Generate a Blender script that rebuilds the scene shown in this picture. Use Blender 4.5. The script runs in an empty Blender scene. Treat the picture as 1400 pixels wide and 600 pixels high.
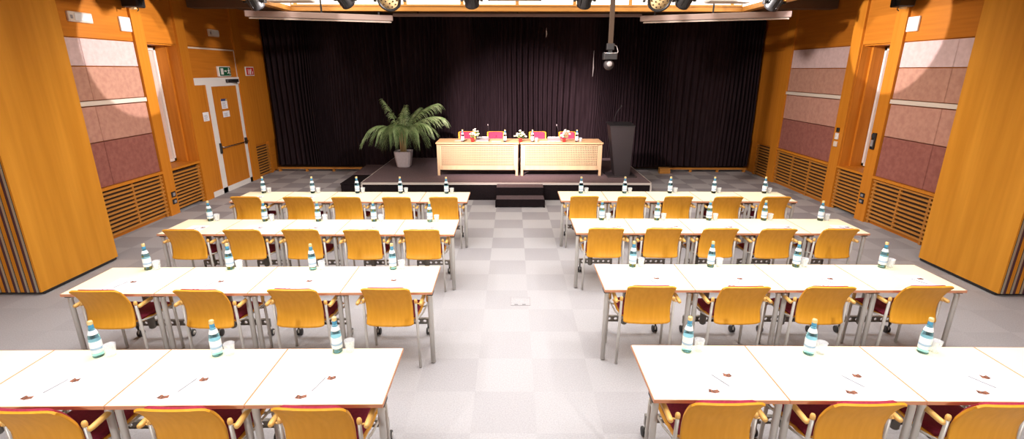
import bpy, math, random
from mathutils import Vector, Matrix
random.seed(7)
C = bpy.context.scene.collection
PI = math.pi

# ------------------------------------------------------------------ materials
def mat(name, col, rough=.5, metal=0, **k):
    m = bpy.data.materials.new(name); m.use_nodes = True
    b = m.node_tree.nodes['Principled BSDF']
    b.inputs['Base Color'].default_value = (*col, 1)
    b.inputs['Roughness'].default_value = rough
    b.inputs['Metallic'].default_value = metal
    for key, v in k.items():
        b.inputs[key.replace('_', ' ')].default_value = v
    return m
def nodes(m): return m.node_tree.nodes, m.node_tree.links, m.node_tree.nodes['Principled BSDF']
def noisy(name, c1, c2, scale, rough=.5, stretch=(1, 1, 1), detail=4, lo=.3, hi=.7, bump=0, metal=0, bscale=None, **k):
    m = mat(name, c1, rough, metal, **k); N, L, b = nodes(m)
    tc = N.new('ShaderNodeTexCoord'); mp = N.new('ShaderNodeMapping'); mp.inputs['Scale'].default_value = stretch
    L.new(tc.outputs['Object'], mp.inputs['Vector'])
    n = N.new('ShaderNodeTexNoise'); n.inputs['Scale'].default_value = scale; n.inputs['Detail'].default_value = detail
    L.new(mp.outputs[0], n.inputs['Vector'])
    r = N.new('ShaderNodeValToRGB'); r.color_ramp.elements[0].position = lo; r.color_ramp.elements[1].position = hi
    r.color_ramp.elements[0].color = (*c1, 1); r.color_ramp.elements[1].color = (*c2, 1)
    L.new(n.outputs[0], r.inputs[0]); L.new(r.outputs[0], b.inputs['Base Color'])
    if bump:
        n2 = N.new('ShaderNodeTexNoise'); n2.inputs['Scale'].default_value = bscale or scale * 3; L.new(mp.outputs[0], n2.inputs['Vector'])
        bp = N.new('ShaderNodeBump'); bp.inputs['Strength'].default_value = bump; bp.inputs['Distance'].default_value = .004
        L.new(n2.outputs[0], bp.inputs['Height']); L.new(bp.outputs[0], b.inputs['Normal'])
    return m
M = {}
M['wood_v'] = noisy('veneer_vertical', (.48, .155, .012), (.62, .225, .022), 3.2, .5, (7, 7, .35), 6, .25, .75, Specular_IOR_Level=.25)
M['wood_h'] = noisy('veneer_horizontal', (.46, .145, .012), (.58, .20, .02), 3.2, .5, (.5, .35, 7), 6, .25, .75, Specular_IOR_Level=.25)
M['wood_post'] = noisy('veneer_post', (.54, .185, .013), (.60, .22, .022), 3.2, .5, (7, 7, .3), 6, .25, .75, Specular_IOR_Level=.25)
M['wood_part'] = noisy('veneer_partition', (.60, .235, .016), (.78, .34, .035), 2.6, .5, (3, 2.6, .18), 5, .28, .72, Specular_IOR_Level=.25)  # broad pale streaks over the grain paint in downlight scallops
M['slat'] = noisy('slat_wood', (.42, .165, .026), (.56, .24, .042), 4, .45, (1, .6, 8), 4)
M['dark_back'] = mat('grille_backing', (.05, .022, .01), .8)
M['ply'] = noisy('chair_plywood', (.76, .335, .02), (.88, .42, .04), 3.5, .42, (9, 9, .8), 7, .2, .8, Specular_IOR_Level=.3)
M['ply_edge'] = mat('plywood_edge', (.66, .36, .13), .5)
M['armwood'] = noisy('armrest_beech', (.72, .40, .10), (.82, .50, .16), 6, .35, (6, 1, 6))
M['red'] = noisy('crimson_upholstery', (.22, .012, .045), (.30, .02, .06), 60, .9, bump=.3)
M['redpad'] = noisy('raspberry_upholstery', (.30, .018, .055), (.38, .03, .08), 60, .9, bump=.3)
M['steel'] = mat('silver_grey_tube', (.60, .58, .54), .35, .15)
M['steel_d'] = mat('grey_frame', (.22, .21, .19), .45, .4)
M['black'] = mat('black_plastic', (.015, .014, .015), .45)
M['rubber'] = mat('rubber', (.03, .03, .03), .6)
M['chrome'] = mat('chrome', (.7, .7, .7), .15, 1)
M['top'] = noisy('cream_laminate', (.89, .85, .60), (.91, .87, .62), 5, .45, Specular_IOR_Level=.3)
M['edge'] = mat('orange_edge_band', (.66, .30, .17), .5)
M['white'] = mat('white_paint', (.80, .78, .76), .45)
M['cream'] = mat('cream_plastic', (.72, .62, .52), .45)
M['paper'] = mat('white_paper', (.84, .85, .90), .7)
M['print'] = noisy('printed_picture', (.08, .03, .02), (.34, .12, .06), 90, .7, lo=.4, hi=.6)
M['pen'] = mat('grey_pen', (.45, .45, .47), .3)
M['stage_c'] = noisy('stage_carpet', (.10, .068, .073), (.15, .108, .114), 55, .95, Specular_IOR_Level=.15, bump=.3)
M['skirt'] = noisy('black_skirt', (.010, .007, .008), (.016, .011, .012), 30, .9, Specular_IOR_Level=.1)
M['alu'] = mat('aluminium_edge', (.72, .66, .60), .35, .4)
M['curtain'] = noisy('black_velvet_curtain', (.016, .0095, .0115), (.030, .019, .0225), 6, .9, (4, 4, .3), bump=.2, Specular_IOR_Level=.05)
M['lightwood'] = noisy('pale_beech', (.66, .40, .19), (.78, .50, .26), 3, .4, (.6, 6, 6))
M['lightwood_v'] = noisy('pale_beech_panel', (.60, .42, .24), (.68, .48, .28), 3, .45, (6, 6, .6))
M['lectern'] = mat('anthracite_lectern', (.030, .024, .026), .5)
M['ceil'] = noisy('dark_ceiling', (.10, .055, .03), (.13, .075, .04), 3, .7)
M['beam'] = noisy('orange_beam', (.60, .27, .05), (.70, .34, .08), 4, .4, (.4, 6, 6))
M['screen'] = mat('screen_housing', (.36, .26, .23), .5)
M['pole'] = mat('bronze_pole', (.038, .020, .009), .8, 0)
M['potg'] = noisy('pot_grey', (.52, .46, .48), (.58, .52, .54), 20, .5)
M['soil'] = mat('soil', (.05, .03, .02), .9)
M['leaf'] = noisy('palm_leaf', (.12, .22, .06), (.36, .46, .22), 9, .45, (1, 1, 1))
M['trunk'] = noisy('palm_stem', (.32, .20, .08), (.50, .32, .14), 12, .7, (1, 1, .3))
M['petal'] = noisy('cream_petals', (.82, .78, .52), (.90, .88, .74), 30, .6)
M['green'] = mat('flower_leaf', (.18, .30, .08), .6)
M['redpot'] = mat('red_flowerpot', (.72, .025, .03), .35)
M['green_sign'] = mat('sign_green', (.01, .10, .04), .4)
M['red_sign'] = mat('sign_red', (.60, .02, .015), .4)
M['navy'] = mat('notice_navy', (.03, .05, .18), .6)
M['yellow'] = mat('notice_yellow', (.7, .5, .08), .6)
M['ink'] = mat('notice_ink', (.25, .25, .32), .7)
M['purple'] = mat('purple_seal', (.085, .035, .055), .6)
M['sealgrey'] = mat('aluminium_seal', (.46, .43, .34), .4, .3)
M['cap'] = mat('gold_bottle_cap', (.80, .60, .28), .35, .2)
M['neckblue'] = mat('blue_neck_ring', (.05, .30, .55), .35)
M['label'] = mat('white_bottle_label', (.85, .88, .90), .5)
M['labelb'] = mat('pale_blue_print', (.35, .50, .70), .5)
M['led'] = mat('led_lens', (.85, .62, .32), .3)
M['blind'] = mat('window_blind', (.66, .50, .44), .8)
M['pane'] = mat('window_glass', (.5, .5, .5), .1)
M['grey'] = mat('device_grey', (.30, .27, .27), .5)
def pinks(n, a, b): return noisy(n, a, b, 14, .95, detail=8, lo=.35, hi=.65, bump=.5, bscale=60)
M['pA'] = pinks('lilac_felt', (.60, .43, .41), (.68, .50, .48))
M['pB'] = pinks('tan_pink_felt', (.42, .21, .15), (.50, .27, .19))
M['pC'] = pinks('rose_felt', (.44, .215, .16), (.52, .275, .20))
M['pD'] = pinks('brick_red_felt', (.255, .085, .066), (.32, .115, .088))
def glass(name, col, ior, rough=.03):
    m = mat(name, col, rough, 0); b = m.node_tree.nodes['Principled BSDF']
    b.inputs['Transmission Weight'].default_value = 1; b.inputs['IOR'].default_value = ior
    return m
M['glass'] = glass('pale_blue_bottle_glass', (.36, .76, .88), 1.25)
M['cup'] = mat('clear_plastic', (.95, .97, 1), .15, 0, Alpha=.28)
def emis(name, col, s):
    m = mat(name, (.8, .8, .8), .5); b = m.node_tree.nodes['Principled BSDF']
    b.inputs['Emission Color'].default_value = (*col, 1); b.inputs['Emission Strength'].default_value = s
    return m
M['glow'] = emis('lit_cove_diffuser', (1, .90, .74), 1.6)
M['lum'] = emis('lit_ceiling_diffuser', (1, .90, .80), 1.0)
# carpet tiles
m = mat('carpet_tiles', (.4, .4, .4), .95); N, L, b = nodes(m); M['carpet'] = m
tc = N.new('ShaderNodeTexCoord'); mp = N.new('ShaderNodeMapping'); mp.inputs['Location'].default_value = (.31, -.06, .25)
L.new(tc.outputs['Object'], mp.inputs['Vector'])
ck = N.new('ShaderNodeTexChecker'); ck.inputs['Scale'].default_value = 2
ck.inputs['Color1'].default_value = (.455, .445, .46, 1); ck.inputs['Color2'].default_value = (.30, .285, .305, 1)
L.new(mp.outputs[0], ck.inputs['Vector'])
nz = N.new('ShaderNodeTexNoise'); nz.inputs['Scale'].default_value = 90; nz.inputs['Detail'].default_value = 3; L.new(tc.outputs['Object'], nz.inputs['Vector'])
wn = N.new('ShaderNodeTexNoise'); wn.inputs['Scale'].default_value = .8; L.new(tc.outputs['Object'], wn.inputs['Vector'])
# view-angle pile sheen painted in: tile contrast fades towards camera, plus noise
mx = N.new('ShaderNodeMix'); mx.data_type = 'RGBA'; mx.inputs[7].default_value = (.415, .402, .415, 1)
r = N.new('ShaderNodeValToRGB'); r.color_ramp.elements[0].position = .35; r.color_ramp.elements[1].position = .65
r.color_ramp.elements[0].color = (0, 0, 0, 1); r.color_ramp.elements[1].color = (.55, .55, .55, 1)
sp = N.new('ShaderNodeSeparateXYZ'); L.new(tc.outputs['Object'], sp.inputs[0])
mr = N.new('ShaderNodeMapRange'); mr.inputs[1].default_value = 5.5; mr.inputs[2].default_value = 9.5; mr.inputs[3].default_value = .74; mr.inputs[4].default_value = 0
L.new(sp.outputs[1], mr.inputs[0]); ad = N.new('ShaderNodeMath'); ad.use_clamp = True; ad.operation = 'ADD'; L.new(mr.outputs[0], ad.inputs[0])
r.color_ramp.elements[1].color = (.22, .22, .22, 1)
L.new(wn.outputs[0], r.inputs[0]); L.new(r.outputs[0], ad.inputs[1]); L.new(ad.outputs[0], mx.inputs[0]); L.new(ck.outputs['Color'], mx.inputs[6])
r2 = N.new('ShaderNodeValToRGB'); r2.color_ramp.elements[0].color = (.72, .72, .72, 1); r2.color_ramp.elements[1].color = (1.25, 1.25, 1.25, 1)
L.new(nz.outputs[0], r2.inputs[0])
ml = N.new('ShaderNodeMix'); ml.data_type = 'RGBA'; ml.blend_type = 'MULTIPLY'; ml.inputs[0].default_value = 1
L.new(mx.outputs[2], ml.inputs[6]); L.new(r2.outputs[0], ml.inputs[7]); L.new(ml.outputs[2], b.inputs['Base Color'])
bp = N.new('ShaderNodeBump'); bp.inputs['Strength'].default_value = .35; bp.inputs['Distance'].default_value = .004
L.new(nz.outputs[0], bp.inputs['Height']); L.new(bp.outputs[0], b.inputs['Normal'])

# ------------------------------------------------------------------ mesh builder
class MB:
    def __init__(s): s.v = []; s.f = []; s.sm = []
    def add(s, vs, fs, smooth=False):
        o = len(s.v); s.v += [tuple(p) for p in vs]; s.f += [tuple(i + o for i in f) for f in fs]; s.sm += [smooth] * len(fs); return s
    def box(s, x0, x1, y0, y1, z0, z1, T=None):
        vs = [Vector(p) for p in ((x0,y0,z0),(x1,y0,z0),(x1,y1,z0),(x0,y1,z0),(x0,y0,z1),(x1,y0,z1),(x1,y1,z1),(x0,y1,z1))]
        if T: vs = [T @ p for p in vs]
        return s.add(vs, [(0,3,2,1),(4,5,6,7),(0,1,5,4),(1,2,6,5),(2,3,7,6),(3,0,4,7)])
    def bbox(s, x0, x1, y0, y1, z0, z1, c=.01, T=None):      # box with chamfered vertical edges and top
        ring = lambda z, i: [(x0+c+i,y0+i,z),(x1-c-i,y0+i,z),(x1-i,y0+c+i,z),(x1-i,y1-c-i,z),(x1-c-i,y1-i,z),(x0+c+i,y1-i,z),(x0+i,y1-c-i,z),(x0+i,y0+c+i,z)]
        rs = [ring(z0, c*.5), ring(z0+c*.5, 0), ring(z1-c*.5, 0), ring(z1, c*.5)]
        vs = [Vector(p) for rr in rs for p in rr]
        if T: vs = [T @ p for p in vs]
        fs = [tuple(range(7,-1,-1)), tuple(range(24,32))]
        for k in range(3):
            for i in range(8): j = (i+1) % 8; fs.append((k*8+i, k*8+j, k*8+8+j, k*8+8+i))
        return s.add(vs, fs)
    def tube(s, pts, r, n=10, ry=None, cap=True):
        pts = [Vector(p) for p in pts]; R = r if isinstance(r, (list, tuple)) else [r] * len(pts); vs = []; fs = []
        prev = None
        for i, p in enumerate(pts):
            a = pts[max(i-1, 0)]; b2 = pts[min(i+1, len(pts)-1)]; d = (b2 - a).normalized()
            if prev is None:
                u = d.cross(Vector((0, 0, 1)) if abs(d.z) < .9 else Vector((0, 1, 0))).normalized()
            else: u = (prev - d * prev.dot(d)).normalized()
            prev = u; w = d.cross(u)
            for k in range(n):
                t = 2*PI*k/n; vs.append(p + u * math.cos(t) * R[i] + w * math.sin(t) * (R[i] if ry is None else ry * R[i]))
        for i in range(len(pts)-1):
            for k in range(n): j = (k+1) % n; fs.append((i*n+k, i*n+j, (i+1)*n+j, (i+1)*n+k))
        s.add(vs, fs, True)
        if cap:
            o = len(s.v) - len(vs)
            s.f += [tuple(o+k for k in range(n-1,-1,-1)), tuple(o+(len(pts)-1)*n+k for k in range(n))]; s.sm += [False, False]
        return s
    def lathe(s, prof, n=20, T=None, smooth=True):
        vs = []; fs = []
        for r, z in prof:
            for k in range(n): t = 2*PI*k/n; p = Vector((r*math.cos(t), r*math.sin(t), z)); vs.append(T @ p if T else p)
        for i in range(len(prof)-1):
            for k in range(n): j = (k+1) % n; fs.append((i*n+k, i*n+j, (i+1)*n+j, (i+1)*n+k))
        s.add(vs, fs, smooth); o = len(s.v) - len(vs)
        if prof[0][0] > 1e-5: s.f.append(tuple(o+k for k in range(n-1,-1,-1))); s.sm.append(False)
        if prof[-1][0] > 1e-5: s.f.append(tuple(o+(len(prof)-1)*n+k for k in range(n))); s.sm.append(False)
        return s
    def sphere(s, c, r, n=10, sc=(1,1,1)):
        prof = [(max(1e-6, math.sin(PI*i/n))*r, -math.cos(PI*i/n)*r) for i in range(n+1)]
        T = Matrix.Translation(c) @ Matrix.Diagonal((*sc, 1)); return s.lathe(prof, n+4, T)
    def sheet(s, fn, nu, nv, th=0):                            # grid surface with thickness along its normal
        P = [[Vector(fn(i/nu, j/nv)) for j in range(nv+1)] for i in range(nu+1)]
        vs = []; fs = []
        def nrm(i, j):
            a = P[min(i+1,nu)][j] - P[max(i-1,0)][j]; b2 = P[i][min(j+1,nv)] - P[i][max(j-1,0)]; return a.cross(b2).normalized()
        W = nv + 1; K = (nu+1)*W
        for i in range(nu+1):
            for j in range(nv+1): vs.append(P[i][j])
        for i in range(nu):
            for j in range(nv): fs.append((i*W+j, (i+1)*W+j, (i+1)*W+j+1, i*W+j+1))
        if th:
            for i in range(nu+1):
                for j in range(nv+1): vs.append(P[i][j] - nrm(i, j) * th)
            for i in range(nu):
                for j in range(nv): fs.append((K+i*W+j, K+i*W+j+1, K+(i+1)*W+j+1, K+(i+1)*W+j))
        s.add(vs, fs, True)
        if th:
            o = len(s.v) - len(vs)
            e = []
            for i in range(nu): e.append((i*W, K+i*W, K+(i+1)*W, (i+1)*W)); e.append((i*W+nv, (i+1)*W+nv, K+(i+1)*W+nv, K+i*W+nv))
            for j in range(nv): e.append((j, j+1, K+j+1, K+j)); e.append((nu*W+j, K+nu*W+j, K+nu*W+j+1, nu*W+j+1))
            s.f += [tuple(o+q for q in f) for f in e]; s.sm += [False]*len(e)
        return s
    def build(s, name, m, parent=None, loc=(0,0,0), rot=(0,0,0)):
        me = bpy.data.meshes.new(name); me.from_pydata([tuple(v) for v in s.v], [], s.f); me.update()
        me.polygons.foreach_set('use_smooth', s.sm)
        me.materials.append(M[m] if isinstance(m, str) else m)
        o = bpy.data.objects.new(name, me); C.objects.link(o); o.parent = parent; o.location = loc; o.rotation_euler = rot
        return o
def thing(name, label, cat, loc=(0,0,0), rz=0, group=None):
    o = bpy.data.objects.new(name, None); C.objects.link(o); o.location = loc; o.rotation_euler = (0, 0, rz)
    o.empty_display_size = .1
    return tag(o, label, cat, group)
def tag(o, label, cat, group=None):
    o['label'] = label; o['category'] = cat
    if group: o['group'] = group
    return o
def struct(o): o['kind'] = 'structure'; return o
def dup(root, loc, rz, label, group=None):
    r = root.copy(); C.objects.link(r); r.location = loc; r.rotation_euler = (0, 0, rz); r['label'] = label
    if group: r['group'] = group
    def rec(src, dst):
        for ch in kids[src.name]:
            c = ch.copy(); C.objects.link(c); c.parent = dst; kids.setdefault(c.name, []); rec(ch, c)
    kids_of(root); rec(root, r)
    return r
kids = {}
def kids_of(o):
    if o.name in kids and kids[o.name]: return
    for q in [o] + list(o.children_recursive): kids[q.name] = list(q.children)

XW = 6.33; CH = 3.94
# ------------------------------------------------------------------ room shell
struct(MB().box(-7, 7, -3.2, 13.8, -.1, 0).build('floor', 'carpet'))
# ceiling with a rectangular lit recess
cl = MB()
CX0, CX1, CY0, CY1 = -4.15, 4.30, .6, 9.95
cl.box(-7, 7, CY1+.02, 13.8, CH, CH+.1); cl.box(-7, 7, -3.2, CY0, CH, CH+.1)
cl.box(-7, CX0, CY0, CY1, CH, CH+.1); cl.box(CX1, 7, CY0, CY1, CH, CH+.1)
cl.box(CX0-.1, CX1+.1, CY0-.1, CY1+.12, 4.42, 4.5)
cl.box(CX0-.1, CX0, CY0, CY1, CH+.1, 4.42); cl.box(CX1, CX1+.1, CY0, CY1, CH+.1, 4.42); cl.box(CX0, CX1, CY0-.1, CY0, CH+.1, 4.42); cl.box(CX0, CX1, CY1+.02, CY1+.12, CH+.1, 4.42)
struct(cl.build('ceiling', 'ceil'))
fr = MB()
fr.box(CX0-.16, CX1+.16, CY1, CY1+.13, 3.66, 3.77); fr.box(CX0-.16, CX1+.16, CY0-.13, CY0, 3.66, CH)
fr.box(CX0-.16, CX0, CY0, CY1, 3.66, CH); fr.box(CX1, CX1+.16, CY0, CY1, 3.66, CH)
fr.box(CX0, CX1, CY1-.025, CY1, 3.745, 3.77); fr.box(CX0-.16, CX1+.16, CY1+.03, CY1+.13, 3.77, CH)
struct(fr.build('trim_1', 'beam'))
g = MB(); g.box(CX0+.02, CX1-.02, CY1+.004, CY1+.012, 3.77, 4.40); g.box(CX0+.004, CX0+.012, CY0, CY1-.02, 3.74, 4.40); g.box(CX1-.012, CX1-.004, CY0, CY1-.02, 3.74, 4.40)
struct(g.build('trim_2', 'glow'))
struct(MB().box(CX0+.1, CX1-.1, CY0+.1, CY1-.1, 4.385, 4.41).build('trim_3', 'lum'))
rb = MB()
for x in (-4.05, -2.0, -.94, .09, 1.16, 2.2, 4.1): rb.box(x-.03, x+.03, CY1-.02, CY1+.003, 3.771, 4.38)
struct(rb.build('trim_4', 'beam'))
# dark cross beam between recess and curtain
struct(MB().box(-XW, XW, 10.35, 10.6, 3.76, CH).build('trim_5', 'ceil'))
# back and camera side walls
struct(MB().box(-7, 7, 13.45, 13.6, 0, CH).build('wall_back', 'dark_back'))
struct(MB().box(-7, 7, -3.1, -3.0, 0, CH).build('wall_front', 'wood_v'))

def xbox(mb, sd, d0, d1, y0, y1, z0, z1):      # box by depth behind (+) or before (-) the wall face
    a, b2 = sd*(XW+d0), sd*(XW+d1); return mb.box(min(a,b2), max(a,b2), y0, y1, z0, z1)
def side_wall(sd, nm, win, posts, solid):
    w = MB()
    # outer shell, with the recess of the window bay pushed back
    for (a, c) in solid: xbox(w, sd, .06, .2, a, c, 0, CH)
    xbox(w, sd, .06, .2, win[0], win[1], 3.05, CH)
    struct(w.build('wall_' + nm, 'wood_h'))
side_wall(1, 'right', (8.71, 9.46), None, [(-3.1, 8.71), (9.46, 13.5)])
side_wall(-1, 'left', (9.0, 9.86), None, [(-3.1, 9.0), (9.86, 13.5)])
tn = 6
def trim(mb, m):
    global tn
    o = struct(mb.build('trim_%d' % tn, m)); tn += 1; return o
for sd, posts in ((1, [(8.46, 8.71), (9.46, 9.73), (11.73, 12.03)]), (-1, [(8.75, 9.0), (9.86, 10.12), (11.82, 12.12)])):
    for a, c in posts: trim(xbox(MB(), sd, -.02, .07 if not (a in (8.46, 9.46, 8.75, 9.86)) else .5, a, c, 0, CH), 'wood_post')
# upper veneer boards between posts, z 3.05 .. ceiling
for sd, bays in ((1, [(2.0, 8.46), (8.71, 9.46), (9.73, 11.73), (12.03, 13.4)]), (-1, [(2.0, 8.75), (9.0, 9.86), (10.12, 11.82), (12.12, 13.4)])):
    for a, c in bays: trim(xbox(MB(), sd, .02, .06, a+.004, c-.004, 3.055, CH-.002), 'wood_h')
# veneer below in the end bays (above grille)
for sd, a, c in ((1, 12.03, 13.4), (-1, 12.12, 13.4)):
    q = MB(); xbox(q, sd, .01, .06, a, a+.38, .82, 3.05); xbox(q, sd, .03, .06, a+.38, c, .82, 3.05); xbox(q, sd, 0, .06, a+.7, a+.76, 0, .82); trim(q, 'wood_v')
# window bays: jambs, sill, frame, blind
wn_ = 1
for sd, a, c in ((1, 8.71, 9.46), (-1, 9.0, 9.86)):
    D = .47
    q = MB(); xbox(q, sd, .02, D, c-.012, c+.0, .84, 3.05); xbox(q, sd, .2, D, c-.06, c-.012, .84, 3.05)
    xbox(q, sd, .06, D, a, a+.012, .84, 3.05); xbox(q, sd, .06, D, a, c, 3.03, 3.06)
    trim(q, 'wood_v')
    trim(xbox(MB(), sd, -.015, D, a, c-.0, .80, .84), 'wood_post')
    trim(xbox(MB(), sd, D, D+.06, a-.2, c+.2, .0, 3.1), 'dark_back')
    w = thing('window_%d' % wn_, '', ''); del w['label']; del w['category']; w['kind'] = 'structure'; wn_ += 1
    q = MB()
    for y in (a+.02, c-.12): xbox(q, sd, D-.07, D-.005, y, y+.05, .86, 3.0)
    for z in (.86, 2.95): xbox(q, sd, D-.07, D-.005, a+.02, c-.07, z, z+.05)
    q.build('window_frame', 'white', w)
    xbox(MB(), sd, D-.03, D-.02, a+.07, c-.12, .91, 2.95).build('blind', 'blind', w)

# slatted radiator grilles
def grille(sd, a, c, z0, z1, label, studs=()):
    yc = (a+c)/2
    t = thing('radiator_grille', label, 'radiator grille', (sd*XW, yc, z0), 0, 'slatted radiator grilles along the walls')
    h = z1 - z0; l = (c-a)/2 - .006
    def lb(mb, d0, d1, y0, y1, za, zb): x = sorted((sd*d0, sd*d1)); return mb.box(x[0], x[1], y0, y1, za, zb)
    s = MB(); n = 11
    for i in range(n):
        z = .0 + (h-.05) * i / (n-1); lb(s, 0, .022, -l, l, z, z+.031)
    s.build('slats', 'slat', t)
    k = max(1, int(round((c-a)/.62)))
    for i in range(k+1):
        y = -l + 2*l*i/k; y = min(max(y, -l+.02), l-.02); lb(MB(), .022, .05, y-.02, y+.02, -z0+.002 if i % 2 else 0, h).build('stud', 'slat', t)
    lb(MB(), .052, .058, -l, l, 0, h).build('backing', 'dark_back', t)
grille(1, 6.64, 8.45, .07, .80, 'wooden slatted grille low on right wall, partly behind the folded partition')
grille(1, 8.72, 9.45, .07, .78, 'narrow wooden slatted grille under the window sill of the right wall')
grille(1, 9.74, 11.72, .07, .80, 'wide wooden slatted grille on right wall under the far pink panels')
grille(1, 12.04, 12.72, .05, .78, 'wooden slatted grille on right wall next to the black curtain')
grille(-1, 6.64, 8.74, .07, .78, 'wooden slatted grille low on left wall beside the folded partition')
grille(-1, 9.01, 9.85, .07, .76, 'wooden slatted grille under the window sill of the left wall')
grille(-1, 12.13, 12.8, .05, .76, 'wooden slatted grille on left wall between door and black curtain')
for sd, bays in ((1, [(6.64, 8.46), (9.73, 11.73)]), (-1, [(6.64, 8.75)])):
    for a, c in bays: trim(xbox(MB(), sd, -.03, .06, a, c, .80, .845), 'wood_post')

# acoustic felt panels
def panel(sd, a, c, z0, z1, m, label, seam=None):
    x0, x1 = sorted((sd*(XW+.012), sd*(XW+.058)))
    o = MB().bbox(-(x1-x0)/2, (x1-x0)/2, -(c-a)/2+.003, (c-a)/2-.003, 0, z1-z0, .006).build('acoustic_panel', m, None, ((x0+x1)/2, (a+c)/2, z0))
    tag(o, label, 'acoustic panel', 'felt wall panels')
rows = [(.85, 1.525, 'pD', 'dark red felt panel, bottom row'), (1.54, 2.06, 'pC', 'pinkish felt panel just under the pale rail'), (2.155, 2.64, 'pB', 'pinkish felt panel just above the pale rail'), (2.655, 3.04, 'pA', 'pale lilac felt panel, top row')]
for z0, z1, m_, t_ in rows:
    panel(-1, 6.64, 7.66, z0, z1, m_, t_ + ', left wall, at the folded partition')
    panel(-1, 7.66, 8.74, z0, z1, m_, t_ + ', left wall, next to the window post')
    panel(1, 6.64, 7.42, z0, z1, m_, t_ + ', right wall, at the folded partition')
    panel(1, 7.42, 8.45, z0, z1, m_, t_ + ', right wall, nearer side of window bay')
    panel(1, 9.74, 10.72, z0, z1, m_, t_ + ', right wall, just past the window bay')
    panel(1, 10.72, 11.72, z0, z1, m_, t_ + ', right wall, closest to the stage curtain')
for sd, a, c, t_ in ((-1, 6.64, 8.74, 'pale wooden rail between the pink panels of the left wall'), (1, 6.64, 8.45, 'pale wooden rail between pink panels, right wall, by the folded partition'), (1, 9.74, 11.72, 'pale wooden rail between pink panels, right wall, nearer the curtain')):
    q = MB(); x0, x1 = sorted((sd*(-.015), sd*.058)); q.bbox(x0, x1, -(c-a)/2, (c-a)/2, 0, .066, .006)
    tag(q.build('picture_rail', M['rail'] if 'rail' in M else 'cream', None, (sd*XW, (a+c)/2, 2.078)), t_, 'rail', 'pale rails across the wall panels')

# ------------------------------------------------------------------ door in the left wall
d = thing('door_1', '', '', (-XW, 10.97, 0)); del d['label']; del d['category']; d['kind'] = 'structure'
def db(mb, d0, d1, y0, y1, z0, z1): return mb.box(-d1, -d0, y0-10.97, y1-10.97, z0, z1)
q = MB(); db(q, -.012, .04, 10.12, 11.82, 2.30, 2.44); db(q, -.012, .04, 10.51, 10.68, .0, 2.30); db(q, -.012, .04, 11.66, 11.76, 0, 2.30)
db(q, -.012, .04, 10.14, 11.76, 0, .115); db(q, -.012, .04, 10.68, 11.66, 2.26, 2.30)
q.build('door_frame', 'white', d)
q = MB(); db(q, -.006, .02, 10.12, 11.80, 3.00, 3.03); db(q, -.006, .02, 11.77, 11.80, 2.44, 3.03); q.build('transom_trim', 'cream', d)
q = MB(); db(q, .0, .04, 10.20, 10.51, .115, 2.30); q.build('narrow_leaf', 'wood_v', d)
q = MB(); db(q, .0, .04, 10.68, 11.66, .115, 2.26); lf = q.build('door_leaf', 'wood_v', d)
q = MB(); db(q, .01, .05, 10.12, 11.77, 2.44, 3.0); q.build('transom_panel', 'wood_h', d)
q = MB(); db(q, -.005, .06, 10.12, 10.20, 0, 2.3); db(q, 0, .06, 11.76, 11.82, 0, 3.05); q.build('jamb', 'wood_post', d)
q = MB(); y1, y2 = 10.64-10.97, 11.68-10.97
q.tube([(.012, y1, 1.02), (.09, y1+.02, .99), (.09, y2, .99), (.012, y2, 1.0)], .013, 8); q.build('push_bar', 'chrome', lf)
q = MB(); q.bbox(.012, .05, y1-.03, y1+.02, .86, 1.08, .008); q.bbox(.012, .06, y2-.03, y2+.03, .93, 1.07, .008); q.build('latch_case', 'black', lf)
q = MB(); q.bbox(.012, .07, .28, .74, 2.33, 2.40, .01); q.tube([(.07, .35, 2.37), (.10, .55, 2.33), (.03, .72, 2.30)], .010, 6); q.build('door_closer', 'black', d)
def notice(y0, y1, z0, z1, label, kind):
    t = thing('notice', label, 'notice', (-XW+.001, (y0+y1)/2, z0), 0)
    w, h = (y1-y0)/2, z1-z0
    MB().box(.0, .002, -w, w, 0, h).build('sheet', 'paper', t)
    q = MB()
    for i in range(5): q.box(.002, .003, -w*.7, w*(.3+.4*random.random()), h*(.12+.13*i), h*(.16+.13*i))
    q.build('text_lines', 'ink', t)
    if kind:
        MB().box(.002, .0032, -w, w, h*.78, h).build('header', 'navy', t)
        MB().box(.0032, .004, w*.5, w, h*.80, h*.95).build('mark', 'yellow', t)
    t.location.x = -XW + .001 + (0 if True else 0)
notice(10.97, 11.2, 1.78, 1.99, 'white notice with dark blue header on the door leaf', 1)
notice(10.97, 11.23, 1.60, 1.73, 'small plain white notice lower on the door leaf', 0)
notice(10.25, 10.45, 1.58, 1.76, 'small white notice on the narrow fixed leaf of the door', 0)
# signs
t = thing('exit_sign', 'green emergency exit sign with running figure and arrow above the white door', 'exit sign', (-XW-.01, 11.24, 2.46))
MB().bbox(-.0, .055, -.23, .23, 0, .21, .008).build('case', 'white', t)
f = MB().box(.055, .058, -.215, .215, .015, .195).build('face', 'green_sign', t)
q = MB()
q.box(.058, .06, -.17, -.07, .04, .17)
q.box(.058, .06, -.03, .03, .10, .125); q.add([(.059,.03,.085),(.059,.06,.1125),(.059,.03,.14)], [(0,1,2)])
q.lathe([(.016, 0), (.016, .002)], 10, Matrix.Translation((.058, .145, .165)) @ Matrix.Rotation(PI/2, 4, 'Y'))
for a_, b_ in (((.145,.145),(.13,.10)), ((.145,.14),(.10,.12)), ((.14,.14),(.175,.115)), ((.13,.10),(.165,.075)), ((.165,.075),(.165,.04)), ((.13,.10),(.105,.07)), ((.105,.07),(.08,.06))):
    q.tube([(.0595, *a_), (.0595, *b_)], .010, 6)
q.build('pictogram', 'white', t)
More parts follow.
